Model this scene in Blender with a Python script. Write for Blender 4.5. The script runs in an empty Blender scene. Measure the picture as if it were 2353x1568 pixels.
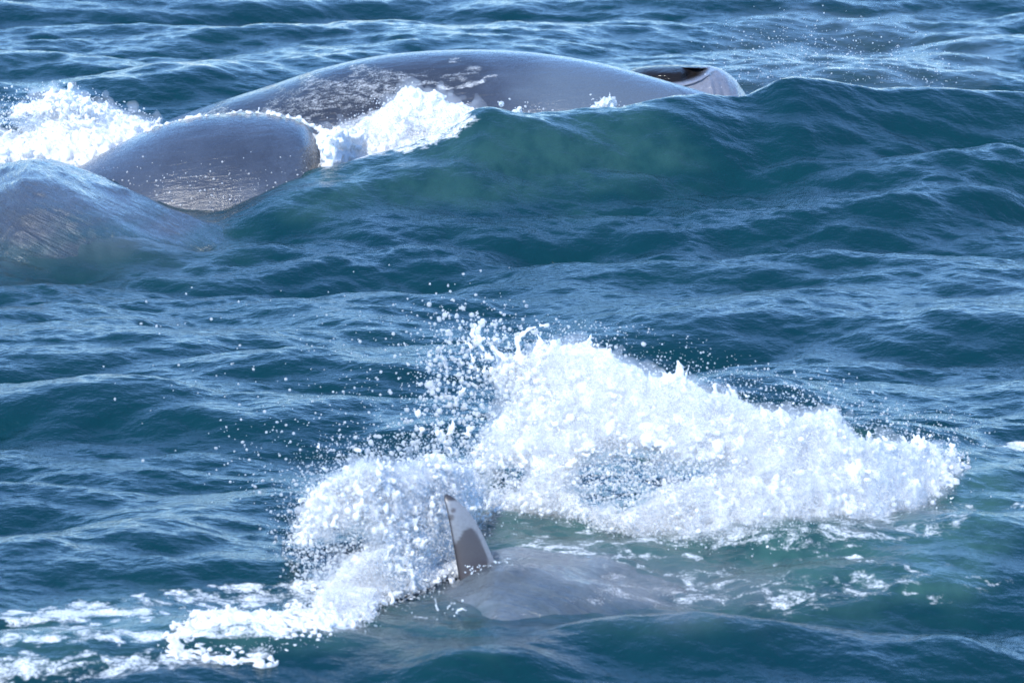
import bpy, math, random
import numpy as np
from mathutils import Vector
random.seed(7)
rng = np.random.default_rng(11)
S = bpy.context.scene
COL = S.collection
R = math.radians

# ------------------------------------------------------------------ camera
CAM_H, PITCH, HFOV = 6.0, R(11.5), R(12.0)
W0, H0 = 2352.0, 1568.0                      # survey coordinates of the photograph
FPX = W0/2/math.tan(HFOV/2)
cam_d = bpy.data.cameras.new('camera')
cam = bpy.data.objects.new('camera', cam_d); COL.objects.link(cam)
cam.location = (0, 0, CAM_H)
cam.rotation_euler = (math.pi/2-PITCH, 0, 0)
cam_d.sensor_width = 36; cam_d.angle = HFOV
cam_d.clip_start = .5; cam_d.clip_end = 20000
cam_d.dof.use_dof = True; cam_d.dof.focus_distance = 32.0; cam_d.dof.aperture_fstop = 5.0
S.camera = cam

# ------------------------------------------------------------------ light
SUN_EL, SUN_AZ = R(42), R(-152)               # azimuth from +Y, clockwise positive: behind the camera on the left
world = bpy.data.worlds.new('World'); S.world = world; world.use_nodes = True
wn = world.node_tree.nodes; wl = world.node_tree.links
sky = wn.new('ShaderNodeTexSky'); sky.sky_type = 'NISHITA'; sky.sun_disc = False
sky.sun_elevation = SUN_EL; sky.sun_rotation = SUN_AZ
sky.air_density = 1.2; sky.dust_density = .0; sky.ozone_density = 9.5; sky.altitude = 900
wn['Background'].inputs[1].default_value = .15
wl.new(sky.outputs[0], wn['Background'].inputs[0])
sd = bpy.data.lights.new('sun', 'SUN'); sd.energy = 2.45; sd.angle = R(.53); sd.color = (1, .965, .89)
sun = bpy.data.objects.new('sun', sd); COL.objects.link(sun)
sv = Vector((math.sin(SUN_AZ)*math.cos(SUN_EL), math.cos(SUN_AZ)*math.cos(SUN_EL), math.sin(SUN_EL)))
sun.rotation_euler = sv.to_track_quat('Z', 'Y').to_euler()
S.cycles.diffuse_bounces = 8; S.cycles.volume_bounces = 5; S.cycles.volume_max_steps = 256; S.cycles.max_bounces = 14; S.cycles.transparent_max_bounces = 24; S.cycles.transmission_bounces = 8
S.view_settings.view_transform = 'Standard'; S.view_settings.look = 'None'
S.view_settings.exposure = 1.32; S.view_settings.gamma = 1

# ------------------------------------------------------------------ survey helpers: a sighted pixel + a distance give a point
cP, sP = math.cos(PITCH), math.sin(PITCH)
def at_Y(u, v, Y):
    a = (np.asarray(u, float)-W0/2)/FPX; b = (H0/2-np.asarray(v, float))/FPX
    dx, dy, dz = a, cP+b*sP, -sP+b*cP
    t = Y/dy
    return dx*t, Y+0*t, CAM_H+dz*t
def at_z(u, v, z=0.):
    a = (np.asarray(u, float)-W0/2)/FPX; b = (H0/2-np.asarray(v, float))/FPX
    dx, dy, dz = a, cP+b*sP, -sP+b*cP
    t = (z-CAM_H)/dz
    return dx*t, dy*t, z+0*t
def sight(x, y, z):
    zc = z-CAM_H
    d = y*cP-zc*sP; up = y*sP+zc*cP
    return W0/2+FPX*x/d, H0/2-FPX*up/d

# ------------------------------------------------------------------ numeric helpers
def inpoly(u, v, P):
    P = np.asarray(P, float); ins = np.zeros(np.shape(u), bool); j = len(P)-1
    for i in range(len(P)):
        xi, yi = P[i]; xj, yj = P[j]
        c = ((yi > v) != (yj > v)) & (u < (xj-xi)*(v-yi)/(yj-yi+1e-12)+xi)
        ins ^= c; j = i
    return ins
def blur(a, s):
    n = int(max(1, round(s*3))); k = np.exp(-.5*(np.arange(-n, n+1)/s)**2); k /= k.sum()
    p = np.pad(a, ((n, n), (0, 0)), 'edge'); a = sum(k[i]*p[i:i+a.shape[0]] for i in range(2*n+1))
    p = np.pad(a, ((0, 0), (n, n)), 'edge'); return sum(k[i]*p[:, i:i+a.shape[1]] for i in range(2*n+1))
def bil(T, x, y):
    n, m = T.shape
    x0 = np.floor(x).astype(np.int64); y0 = np.floor(y).astype(np.int64); fx = x-x0; fy = y-y0
    x0 %= m; y0 %= n; x1 = (x0+1) % m; y1 = (y0+1) % n
    return (T[y0, x0]*(1-fx)+T[y0, x1]*fx)*(1-fy)+(T[y1, x0]*(1-fx)+T[y1, x1]*fx)*fy
_NT = np.random.default_rng(5).random((256, 256))*2-1
def noise2(x, y):
    x0 = np.floor(x); y0 = np.floor(y); fx = x-x0; fy = y-y0
    fx = fx*fx*(3-2*fx); fy = fy*fy*(3-2*fy)
    return bil(_NT, x0+fx, y0+fy)
def fbm(x, y, o=4):
    s = 0; a = .55
    for i in range(o):
        s = s+a*noise2(x*2**i+17.3*i, y*2**i-9.1*i); a *= .52
    return s
def sstep(a, b, x):
    t = np.clip((x-a)/(b-a), 0, 1); return t*t*(3-2*t)

# ------------------------------------------------------------------ wave tiles (random-phase directional spectra)
def tile(L, N, lmin, lmax, slope, wdir, spread, seed, pw=4.0):
    g = np.random.default_rng(seed)
    k1 = np.fft.fftfreq(N, L/N)*2*np.pi
    kx, ky = np.meshgrid(k1, k1); k = np.hypot(kx, ky); k[0, 0] = 1
    c = (kx*math.sin(wdir)-ky*math.cos(wdir))/k
    D = np.clip(c, 0, 1)**spread+.035
    Pk = k**-pw*D*sstep(2*np.pi/lmax*.8, 2*np.pi/lmax*1.25, k)*(1-sstep(2*np.pi/lmin*.8, 2*np.pi/lmin*1.2, k))
    Pk[0, 0] = 0
    A = np.sqrt(Pk)*(g.normal(size=k.shape)+1j*g.normal(size=k.shape))
    h = np.fft.ifft2(A)
    sc = slope/np.sqrt(np.mean(np.fft.ifft2(1j*kx*A).real**2+np.fft.ifft2(1j*ky*A).real**2))
    return [t.astype(np.float32) for t in (h.real*sc, np.fft.ifft2(-1j*kx/k*A).real*sc, np.fft.ifft2(-1j*ky/k*A).real*sc)], L/N
T1, d1 = tile(41., 1024, 1.7, 7.5, .066, .25, 3, 3)
T3, d3 = tile(23., 1536, .34, 1.9, .150, .05, 2.2, 8, 4.1)
T2, d2 = tile(7.7, 1024, .06, .36, .115, -.15, 1.5, 4, 4.1)

# ------------------------------------------------------------------ the swell in front of the whale and single crests, surveyed
crest = np.array([  # u, v, distance
 (-900,520,35.0),(-400,440,34.9),(-120,420,34.8),(0,397,34.8),(70,376,34.8),(130,388,34.8),(200,412,34.7),(300,455,34.6),(380,492,34.5),(450,516,34.4),(505,516,34.4),
 (560,486,34.5),(640,430,34.8),(740,392,35.1),(850,362,35.4),(960,345,35.5),(1020,330,35.6),(1075,288,35.7),(1120,266,35.8),(1180,272,35.9),(1300,268,36.),
 (1430,262,36.1),(1530,236,36.2),(1580,224,36.3),(1700,222,36.5),(1745,205,36.6),(1790,178,36.6),(1830,170,36.6),(1900,176,36.7),
 (2000,194,36.8),(2100,204,36.9),(2200,212,37.),(2352,222,37.2),(2700,240,37.4),(3300,330,37.6)])
cx, cy, cz = at_Y(crest[:, 0], crest[:, 1], crest[:, 2])
xs_f = np.linspace(cx[0], cx[-1], 1200)
def smooth1(a, s):
    k = np.exp(-.5*(np.arange(-3*s, 3*s+1)/s)**2); k /= k.sum(); return np.convolve(np.pad(a, 3*s, 'edge'), k, 'valid')
cyf = smooth1(np.interp(xs_f, cx, cy), 14); czf = smooth1(np.interp(xs_f, cx, cz), 5)
# u, v, crest half-length (m), height (m), front length, back length, turn (rad, + = right end farther)
ridges = [
 (285,868,.62,.150,.62,.55,.10),(250,1048,.70,.085,.42,.5,-.30),(330,1205,.50,.10,.42,.4,-.05),(60,1110,.5,.07,.4,.4,-.2),
 (1150,385,1.0,.10,.42,.5,-.12),(1450,372,.8,.08,.5,.5,.1),(880,520,.9,.09,.5,.5,.25),(1330,590,.8,.07,.5,.5,.2),(1750,470,.9,.10,.6,.5,.15),
 (2300,360,1.3,.26,.7,.7,.62),(2080,700,.9,.09,.5,.5,.1),(1720,560,.9,.08,.45,.5,.3),(2250,590,.8,.08,.5,.5,.0),
 (1000,660,.7,.06,.4,.4,.1),(600,620,.7,.05,.4,.4,.05),(1560,690,.9,.08,.5,.5,.15),(1900,800,.8,.07,.5,.5,.0),(2150,960,.7,.09,.5,.4,-.1),(1650,895,.7,.08,.4,.4,-.05),
 (1640,1418,.55,.085,.30,.28,.0),(2150,1440,.5,.05,.3,.3,-.1),(1050,1480,.36,.11,.32,.25,.15),(640,1450,.6,.07,.32,.3,.25),(2100,1540,.5,.06,.35,.3,0),
 (2140,1320,.3,.04,.2,.2,.1),(1420,1430,.35,.05,.22,.22,.1),(250,1405,.5,.04,.2,.2,.1),(2000,1010,.55,.10,.3,.3,.0),
 (1600,330,.7,.07,.4,.4,.3),(1900,300,.8,.09,.4,.4,-.2),(2150,290,.8,.08,.4,.4,.1),(1320,335,.5,.06,.35,.3,.3),(1000,430,.6,.06,.35,.35,.35),(1250,470,.7,.08,.4,.4,-.1),
 (1500,530,.7,.07,.4,.4,.3),(1950,560,.8,.08,.4,.4,.3),(720,560,.6,.05,.35,.35,.3),(2120,460,.7,.08,.4,.4,.4),(1700,400,.6,.08,.4,.35,.0),(840,440,.5,.06,.3,.3,.4),
 (1850,125,1.2,.16,.8,.8,.1),(2250,140,1.2,.12,.8,.8,-.1),(300,170,1.5,.10,.8,.8,0),(700,60,1.5,.10,.9,.9,0),(100,215,.9,.12,.6,.6,0)]
RD = []
for (u, v, hl, h, lf, lb, tr) in ridges:
    x, y, z = at_z(u, v, h*.85); RD.append((float(x), float(y), hl, h, lf, lb, tr))
def env_mask(x, y):
    """0 where the surveyed swell or a whale's back sets the water, 1 in the open"""
    yc = np.interp(x, xs_f, cyf)
    m = 1-.72*np.exp(-((y-yc-.4)/1.3)**2)
    u, v = sight(x, y, 0*x)
    m *= 1-.75*np.exp(-((u-1250)/560)**2-((v-1385)/75)**2)
    m *= 1-.65*np.exp(-((u-60)/380)**2-((v-520)/110)**2)
    return m
def sea_h(x, y, fine=True):
    yc = np.interp(x, xs_f, cyf); zc = np.interp(x, xs_f, czf)
    # small lateral wander so that the crest is not ruled
    d = y-yc
    Lf = 1.25+.25*noise2(x*.7+3, y*0+1); Lb = .95
    T = -.17*np.exp(-((np.abs(d)-2.5)/2.8)**2)*(np.abs(d) > 2.5)-.17*(np.abs(d) <= 2.5)
    T = T*np.exp(-(np.abs(x)/14)**4)
    s = np.where(d < 0, -d/Lf, d/Lb)
    z = T+(zc-T)*np.exp(-np.abs(s)**1.45)
    for (rx, ry, hl, h, lf, lb, tr) in RD:
        dx = x-rx; dy = y-ry
        if abs(tr) > 0: dx, dy = dx*math.cos(tr)+dy*math.sin(tr), -dx*math.sin(tr)+dy*math.cos(tr)
        dy = dy+.10*hl*(dx/hl)**2+.05*noise2(dx*3+rx, dx*0+ry)
        e = np.exp(-np.abs(dx/hl)**2.0)
        q = np.where(dy < 0, -dy/lf, dy/lb)
        z = z+h*e*(np.exp(-np.abs(q)**1.35)-.28*np.exp(-(q-1.9)**2))
    m = env_mask(x, y)
    z = z+m*bil(T1[0], x/d1, y/d1)
    face = 1+.45*np.exp(-((y-yc+2.3)/1.5)**2)
    z = z+face*(1-.5*np.exp(-((y-yc)/.45)**2))*bil(T3[0], x/d3, y/d3)
    if fine: z = z+face*bil(T2[0], x/d2, y/d2)
    return z

# ------------------------------------------------------------------ material helpers
class NT:
    def __init__(s, name):
        s.m = bpy.data.materials.new(name); s.m.use_nodes = True; s.t = s.m.node_tree; s.n = s.t.nodes; s.l = s.t.links
        s.b = s.n['Principled BSDF']; s.out = s.n['Material Output']
    def node(s, typ, **kw):
        n = s.n.new(typ)
        for k, v in kw.items(): setattr(n, k, v)
        return n
    def set(s, sock, v):
        if hasattr(v, 'is_output') or isinstance(v, bpy.types.NodeSocket): s.l.new(v, sock)
        else: sock.default_value = v
    def math(s, op, a, b=0., c=0., clamp=False):
        n = s.node('ShaderNodeMath', operation=op); n.use_clamp = clamp
        s.set(n.inputs[0], a); s.set(n.inputs[1], b); s.set(n.inputs[2], c); return n.outputs[0]
    def attr(s, name):
        return s.node('ShaderNodeAttribute', attribute_name=name).outputs['Fac']
    def pos(s, scale=(1, 1, 1), rot=(0, 0, 0)):
        tc = s.node('ShaderNodeTexCoord'); mp = s.node('ShaderNodeMapping')
        mp.inputs['Scale'].default_value = scale; mp.inputs['Rotation'].default_value = rot
        s.l.new(tc.outputs['Object'], mp.inputs[0]); return mp.outputs[0]
    def pos2(s, rot, scale):
        tc = s.node('ShaderNodeTexCoord'); a = s.node('ShaderNodeMapping'); b = s.node('ShaderNodeMapping')
        a.inputs['Rotation'].default_value = rot; b.inputs['Scale'].default_value = scale
        s.l.new(tc.outputs['Object'], a.inputs[0]); s.l.new(a.outputs[0], b.inputs[0]); return b.outputs[0]
    def noise(s, vec, scale, detail=3, rough=.55, dist=0.):
        n = s.node('ShaderNodeTexNoise'); s.l.new(vec, n.inputs['Vector'])
        n.inputs['Scale'].default_value = scale; n.inputs['Detail'].default_value = detail
        n.inputs['Roughness'].default_value = rough; n.inputs['Distortion'].default_value = dist
        return n.outputs['Fac']
    def mr(s, v, a, b, c=0., d=1., smooth=True):
        n = s.node('ShaderNodeMapRange'); n.interpolation_type = 'SMOOTHSTEP' if smooth else 'LINEAR'
        s.set(n.inputs[0], v)
        for i, q in enumerate((a, b, c, d)): s.set(n.inputs[1+i], q)
        return n.outputs[0]
    def mix(s, f, a, b):
        n = s.node('ShaderNodeMix', data_type='RGBA'); s.set(n.inputs[0], f)
        s.set(n.inputs[6], a if not isinstance(a, tuple) else (*a, 1)); s.set(n.inputs[7], b if not isinstance(b, tuple) else (*b, 1))
        return n.outputs[2]
    def bump(s, h, dist, strength=1., prev=None):
        n = s.node('ShaderNodeBump'); s.set(n.inputs['Height'], h); n.inputs['Distance'].default_value = dist
        n.inputs['Strength'].default_value = strength
        if prev is not None: s.l.new(prev, n.inputs['Normal'])
        return n.outputs[0]

# water
def water_material():
    t = NT('sea_water')
    fo, ae, wh = t.attr('foam'), t.attr('aerated'), t.attr('skin_below')
    p = t.pos((1, .55, 1), (0, 0, .15)); p2 = t.pos((.6, .5, 1), (0, 0, -.4))
    base = t.mix(t.noise(p, .7, 2), (.0010, .0200, .0310), (.0015, .028, .032))
    base = t.mix(t.math('MULTIPLY', ae, t.mr(t.noise(p, 5., 3), .25, .65, .35, 1.)), base, (.045, .115, .098))
    base = t.mix(t.math('MULTIPLY', wh, t.mr(t.noise(p, 6., 3), .25, .6, .4, 1.)), base, (.075, .105, .120))
    # surface foam: laced sheets where the attribute says that foam lies
    f1 = t.noise(t.pos((.8, .85, 1), (0, 0, .15)), 8.5, 7, .68, .7); f2 = t.noise(t.pos(), 42., 3, .6, .4)
    f = t.math('ADD', t.math('MULTIPLY', f1, .8), t.math('MULTIPLY', f2, .2))
    thr = t.math('SUBTRACT', .90, t.math('MULTIPLY', fo, .62))
    fm = t.math('MULTIPLY', t.mr(f, thr, t.math('ADD', thr, .18)), t.mr(fo, .02, .12))
    fm = t.math('MULTIPLY', fm, t.mr(t.noise(t.pos(), 75., 3, .7), .36, .56, .45, .95))
    col = t.mix(fm, base, (.80, .84, .86))
    t.l.new(col, t.b.inputs['Base Color'])
    t.l.new(t.mr(fm, 0, 1, .12, .55), t.b.inputs['Roughness'])
    t.b.inputs['IOR'].default_value = 1.34
    w1 = t.noise(t.pos((.75, 1, 1), (0, 0, .3)), 11., 3, .6); w2 = t.noise(t.pos((.6, 1, 1), (0, 0, -.35)), 34., 3, .62)
    b = t.bump(w1, .014, 1.); b = t.bump(w2, .005, 1., b); b = t.bump(fm, .008, .8, b)
    t.l.new(b, t.b.inputs['Normal'])
    return t.m

def foam_material(name, col=(.86, .90, .93), trans=.3, see=0., rough=.45, clear=0.):
    t = NT(name)
    n = t.noise(t.pos(), 16., 4, .6)
    c = t.mix(t.mr(n, .3, .75), tuple(.93*q for q in col), col)
    t.l.new(c, t.b.inputs['Base Color']); t.b.inputs['Roughness'].default_value = rough; t.b.inputs['IOR'].default_value = 1.33
    t.l.new(t.bump(t.noise(t.pos(), 70., 4, .7), .006, .9), t.b.inputs['Normal'])
    tr = t.node('ShaderNodeBsdfTranslucent'); tr.inputs[0].default_value = (*col, 1)
    mx = t.node('ShaderNodeMixShader'); mx.inputs[0].default_value = trans
    t.l.new(t.b.outputs[0], mx.inputs[1]); t.l.new(tr.outputs[0], mx.inputs[2]); last = mx.outputs[0]
    if see > 0:
        tp = t.node('ShaderNodeBsdfTransparent'); m2 = t.node('ShaderNodeMixShader')
        g = t.mr(t.noise(t.pos(), 11., 4, .65, .5), .42, .62, 0., see)
        t.l.new(g, m2.inputs[0]); t.l.new(last, m2.inputs[1]); t.l.new(tp.outputs[0], m2.inputs[2]); last = m2.outputs[0]
    if clear > 0:
        tp = t.node('ShaderNodeBsdfTransparent'); m2 = t.node('ShaderNodeMixShader'); m2.inputs[0].default_value = clear
        t.l.new(last, m2.inputs[1]); t.l.new(tp.outputs[0], m2.inputs[2]); last = m2.outputs[0]
    t.l.new(last, t.out.inputs['Surface'])
    return t.m

def skin_material(name, colA, colB, rough=.32, streak=(1, 1, 1), rot=(0, 0, 0), stretch_scale=6., relief=.016, coat=.16, fscale=13.):
    t = NT(name)
    fo, dk = t.attr('foam'), t.attr('dark')
    big = t.noise(t.pos(), 1.6, 3); mot = t.noise(t.pos(), 38., 4, .65); st = t.noise(t.pos2(rot, streak), stretch_scale, 5, .62, .35)
    c = t.mix(t.mr(big, .3, .7), colA, colB)
    c = t.mix(t.math('MULTIPLY', t.mr(mot, .42, .72), .35), c, tuple(q*.55 for q in colA))
    c = t.mix(t.math('MULTIPLY', t.mr(st, .55, .75), .25), c, tuple(min(1, q*1.7) for q in colB))
    c = t.mix(t.attr('pale'), c, (.085, .112, .145))  # painted sky sheen where the mask is set
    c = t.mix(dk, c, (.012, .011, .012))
    c = t.mix(t.attr('awash'), c, (.014, .048, .062))
    f1 = t.noise(t.pos((.30, .8, 1.5), (0, .10, 0)), fscale, 7, .76, .6); f2 = t.noise(t.pos(), 85., 3, .7)
    f = t.math('ADD', t.math('MULTIPLY', f1, .68), t.math('MULTIPLY', f2, .32))
    thr = t.math('SUBTRACT', .86, t.math('MULTIPLY', fo, .60))
    fm = t.math('MULTIPLY', t.math('MULTIPLY', t.mr(f, thr, t.math('ADD', thr, .16)), t.mr(fo, .02, .15)), t.mr(t.noise(t.pos(), 60., 3, .7), .35, .6, .35, .9))
    c = t.mix(fm, c, (.78, .80, .82))
    t.l.new(c, t.b.inputs['Base Color'])
    r = t.mr(mot, .3, .7, rough-.08, rough+.1)
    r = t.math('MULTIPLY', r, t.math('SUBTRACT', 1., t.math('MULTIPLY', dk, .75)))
    t.l.new(r, t.b.inputs['Roughness']); t.b.inputs['IOR'].default_value = 1.36
    t.l.new(t.math('MULTIPLY', t.math('SUBTRACT', 1., dk, clamp=True), .55), t.b.inputs['Coat Weight']); t.l.new(t.math('SUBTRACT', .5, t.math('MULTIPLY', dk, .30)), t.b.inputs['Specular IOR Level']); t.b.inputs['Coat Roughness'].default_value = coat; t.b.inputs['Coat IOR'].default_value = 1.33
    b = t.bump(st, relief, 1.); b = t.bump(mot, .0032, .9, b); b = t.bump(t.noise(t.pos(), 120., 2), .0012, .8, b); b = t.bump(fm, .012, 1., b)
    t.l.new(b, t.b.inputs['Normal']); t.l.new(b, t.b.inputs['Coat Normal'])
    return t.m

# ------------------------------------------------------------------ mesh helpers
def mesh_np(name, V, F, smooth=True, mat=None, attrs=None):
    V = np.asarray(V, np.float32); F = np.asarray(F, np.int32); k = F.shape[1]
    me = bpy.data.meshes.new(name)
    me.vertices.add(len(V)); me.vertices.foreach_set('co', V.ravel())
    me.loops.add(F.size); me.loops.foreach_set('vertex_index', F.ravel())
    me.polygons.add(len(F)); me.polygons.foreach_set('loop_start', np.arange(0, F.size, k, dtype=np.int32))
    me.polygons.foreach_set('loop_total', np.full(len(F), k, np.int32))
    if smooth: me.polygons.foreach_set('use_smooth', np.ones(len(F), bool))
    me.update(calc_edges=True)
    for a, d in (attrs or {}).items():
        at = me.attributes.new(a, 'FLOAT', 'POINT'); at.data.foreach_set('value', np.asarray(d, np.float32))
    if mat: me.materials.append(mat)
    return me
def link(name, me, parent=None, kind=None, label=None, cat=None, group=None, loc=None):
    o = bpy.data.objects.new(name, me); COL.objects.link(o)
    if parent: o.parent = parent
    if kind: o['kind'] = kind
    if label: o['label'] = label
    if cat: o['category'] = cat
    if group: o['group'] = group
    return o
def grid_faces(nr, nc, wrap=False):
    i = np.arange(nr-1)[:, None]; j = np.arange(nc if wrap else nc-1)[None, :]; j2 = (j+1) % nc
    return np.stack([(i*nc+j), (i*nc+j2), ((i+1)*nc+j2), ((i+1)*nc+j)], -1).reshape(-1, 4)
def get_attr_co(me):
    V = np.empty(len(me.vertices)*3, np.float32); me.vertices.foreach_get('co', V); return V.reshape(-1, 3)
def remeshed(name, V, F, voxel, mat, smooth_it=2):
    me = mesh_np('tmp', V, F); o = bpy.data.objects.new('tmp', me); COL.objects.link(o)
    m = o.modifiers.new('r', 'REMESH'); m.mode = 'VOXEL'; m.voxel_size = voxel; m.use_smooth_shade = True
    if smooth_it:
        s = o.modifiers.new('s', 'SMOOTH'); s.iterations = smooth_it; s.factor = .5
    dg = bpy.context.evaluated_depsgraph_get(); dg.update()
    r = bpy.data.meshes.new_from_object(o.evaluated_get(dg)); r.name = name
    bpy.data.objects.remove(o); bpy.data.meshes.remove(me)
    r.materials.clear(); r.materials.append(mat)
    return r
# small solid bases
def ico(sub):
    import bmesh
    bm = bmesh.new(); bmesh.ops.create_icosphere(bm, subdivisions=sub, radius=1)
    V = np.array([v.co[:] for v in bm.verts]); F = np.array([[v.index for v in f.verts] for f in bm.faces]); bm.free(); return V, F
OCT = (np.array([(1,0,0),(-1,0,0),(0,1,0),(0,-1,0),(0,0,1),(0,0,-1)], float), np.array([(0,2,4),(2,1,4),(1,3,4),(3,0,4),(2,0,5),(1,2,5),(3,1,5),(0,3,5)]))
ICO1, ICO2 = ico(1), ico(2)
def balls(P, r, base, stretch=.25, seed=1):
    P = np.asarray(P, float); r = np.asarray(r, float); n = len(P); g = np.random.default_rng(seed)
    BV, BF = base
    S3 = 1+stretch*(g.random((n, 3))*2-1)
    A = g.normal(size=(n, 3, 3)); Q, _ = np.linalg.qr(A)
    V = np.einsum('bj,njk->nbk', BV, Q)*S3[:, None, :]*r[:, None, None]+P[:, None, :]
    F = BF[None]+(np.arange(n)*len(BV))[:, None, None]
    return V.reshape(-1, 3), F.reshape(-1, 3)
def cat_meshes(L):
    V = []; F = []; o = 0
    for v, f in L: V.append(v); F.append(f+o); o += len(v)
    return np.concatenate(V), np.concatenate(F)

# ------------------------------------------------------------------ attribute regions on the sea, surveyed as outlines and carried to the water
def region(u, v, P, soft, rough=.5, sc=60., stretch=3.):
    """soft-edged membership of a surveyed outline"""
    P = np.asarray(P, float); g = 6.
    u0, v0 = P.min(0)-soft*3; u1, v1 = P.max(0)+soft*3
    nu, nv = int((u1-u0)/g)+2, int((v1-v0)/g)+2
    U, Vv = np.meshgrid(u0+np.arange(nu)*g, v0+np.arange(nv)*g)
    M = blur(inpoly(U, Vv, P).astype(float), soft/g)
    a = (u-u0)/g; b = (v-v0)/g
    ok = (a >= 0) & (a < nu-1) & (b >= 0) & (b < nv-1)
    out = np.zeros(np.shape(u)); out[ok] = bil(M, a[ok], b[ok])
    if rough: out = np.clip(out+rough*out*(1-out)*4*fbm(u/sc/stretch, v/sc, 3), 0, 1)
    return out
def band(u, v, L, w):
    """distance falloff to a polyline"""
    d = np.full(np.shape(u), 1e9); L = np.asarray(L, float)
    for a, b in zip(L[:-1], L[1:]):
        ab = b-a; t = np.clip(((u-a[0])*ab[0]+(v-a[1])*ab[1])/(ab@ab), 0, 1)
        d = np.minimum(d, np.hypot(u-a[0]-t*ab[0], v-a[1]-t*ab[1]))
    return np.exp(-(d/w)**2)

def wband(u, v, L, w):
    return np.clip(band(u+10*fbm(u/30, v/12, 3), v+12*fbm(u/34+7, v/14, 3), L, w)*(1.05+.9*fbm(u/22, v/9, 3)), 0, 1)

# ------------------------------------------------------------------ sea sheet: fine in front of the boat, coarse out to the horizon
def build_sea():
    az = np.concatenate([-np.geomspace(180, 7.6, 50)[:-1], np.linspace(-7.5, 7.5, 590), np.geomspace(7.6, 180, 50)[1:]])
    az = R(1)*az
    r = np.concatenate([np.geomspace(.5, 19.6, 45)[:-1], np.geomspace(19.7, 58, 1270), np.geomspace(58.5, 130, 90), np.geomspace(134, 9000, 50)])
    A, Rr = np.meshgrid(az, r)
    x0 = Rr*np.sin(A); y0 = Rr*np.cos(A)
    z = np.zeros_like(x0)
    near = Rr < 150
    xn, yn = x0[near], y0[near]
    fade = (1-sstep(100, 150, Rr[near]))*sstep(3, 16, Rr[near])
    z[near] = sea_h(xn, yn)*fade
    m = env_mask(xn, yn)*fade
    ch = 1.0
    x = x0.copy(); y = y0.copy()
    x[near] = xn+ch*m*bil(T1[1], xn/d1, yn/d1)+fade*(.5+.5*m)*bil(T3[1], xn/d3, yn/d3)+.8*fade*bil(T2[1], xn/d2, yn/d2)
    y[near] = yn+ch*m*bil(T1[2], xn/d1, yn/d1)+fade*(.5+.5*m)*bil(T3[2], xn/d3, yn/d3)+.8*fade*bil(T2[2], xn/d2, yn/d2)
    z = z - (Rr/9000.)**2*6
    # attributes
    u, v = sight(x, y, z); u = np.where(y > 5, u, 1e6); v = np.where(y > 5, v, 1e6)
    foam = np.zeros_like(x); aer = np.zeros_like(x); sk = np.zeros_like(x)
    foam = np.maximum(foam, .9*region(u, v, [(360,1470),(450,1420),(620,1410),(850,1385),(850,1440),(700,1465),(500,1480)], 10, .7, 20))
    foam = np.maximum(foam, .88*region(u, v, [(0,1400),(120,1385),(300,1365),(560,1345),(720,1325),(800,1330),(760,1400),(560,1400),(400,1400),(260,1420),(120,1440),(0,1460)], 16, .9, 22))
    foam = np.maximum(foam, .84*region(u, v, [(0,1440),(250,1440),(420,1440),(420,1480),(200,1470),(0,1500)], 14, .8, 22))
    foam = np.maximum(foam, .80*region(u, v, [(-60,1490),(160,1500),(420,1480),(640,1490),(640,1515),(480,1535),(300,1560),(-60,1590)], 14, .8, 22))
    foam = np.maximum(foam, .72*region(u, v, [(1120,1190),(1420,1230),(1500,1290),(1300,1300),(1170,1280)], 16, .9, 24))
    foam = np.maximum(foam, .69*region(u, v, [(1380,1262),(1700,1275),(1900,1290),(2180,1310),(2080,1395),(1800,1410),(1600,1412),(1440,1385),(1500,1320)], 30, .9, 26))
    foam = np.maximum(foam, .72*wband(u, v, [(1560,1270),(1640,1296),(1700,1300),(1720,1318)], 12))
    foam = np.maximum(foam, .75*wband(u, v, [(1780,1290),(1880,1276),(1960,1280),(2050,1296),(2090,1305)], 8))
    foam = np.maximum(foam, .66*wband(u, v, [(1640,1350),(1700,1355),(1740,1395),(1820,1400)], 10))
    foam = np.maximum(foam, .55*region(u, v, [(1950,1290),(2250,1290),(2352,1330),(2352,1400),(2100,1400)], 26, 1., 20))
    foam = np.maximum(foam, .70*region(u, v, [(1130,1190),(1500,1150),(1900,1150),(2300,1140),(2200,1230),(1900,1280),(1500,1270),(1300,1230)], 16, .5, 30))
    foam = np.maximum(foam, 1.0*region(u, v, [(2270,1015),(2352,1008),(2420,1010),(2420,1040),(2330,1038)], 7, .6, 20))
    foam = np.maximum(foam, .7*wband(u, v, [(2300,1170),(2340,1160),(2400,1140)], 8))
    foam = np.maximum(foam, .7*wband(u, v, [(2240,1060),(2300,1075),(2352,1080)], 5))
    foam = np.maximum(foam, .7*region(u, v, [(900,1400),(1000,1400),(1080,1420),(1240,1410),(1300,1395),(1200,1440),(1060,1430),(920,1430)], 8, .6, 18))
    foam = np.maximum(foam, .35*region(u, v, [(-50,620),(160,600),(500,560),(300,640),(100,680)], 22, .6, 26))
    foam = np.maximum(foam, .7*region(u, v, [(-200,250),(60,215),(300,250),(420,290),(200,420),(-200,420)], 16, .6, 26)*(y > 35.6))
    foam = np.maximum(foam, .85*region(u, v, [(700,290),(930,215),(1150,262),(1000,350),(740,400),(700,360)], 12, .5, 26)*(y > 35.3))
    for L, w in (([(-40,1424),(150,1392),(300,1372),(450,1360),(620,1350),(780,1335)], 10), ([(-40,1456),(200,1436),(330,1418),(430,1398),(560,1388),(720,1380)], 9), ([(-40,1478),(120,1462),(300,1470),(420,1455)], 8), ([(-40,1510),(200,1520),(400,1505),(560,1492)], 8)):
        foam = np.maximum(foam, .82*wband(u, v, L, w))
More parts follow.
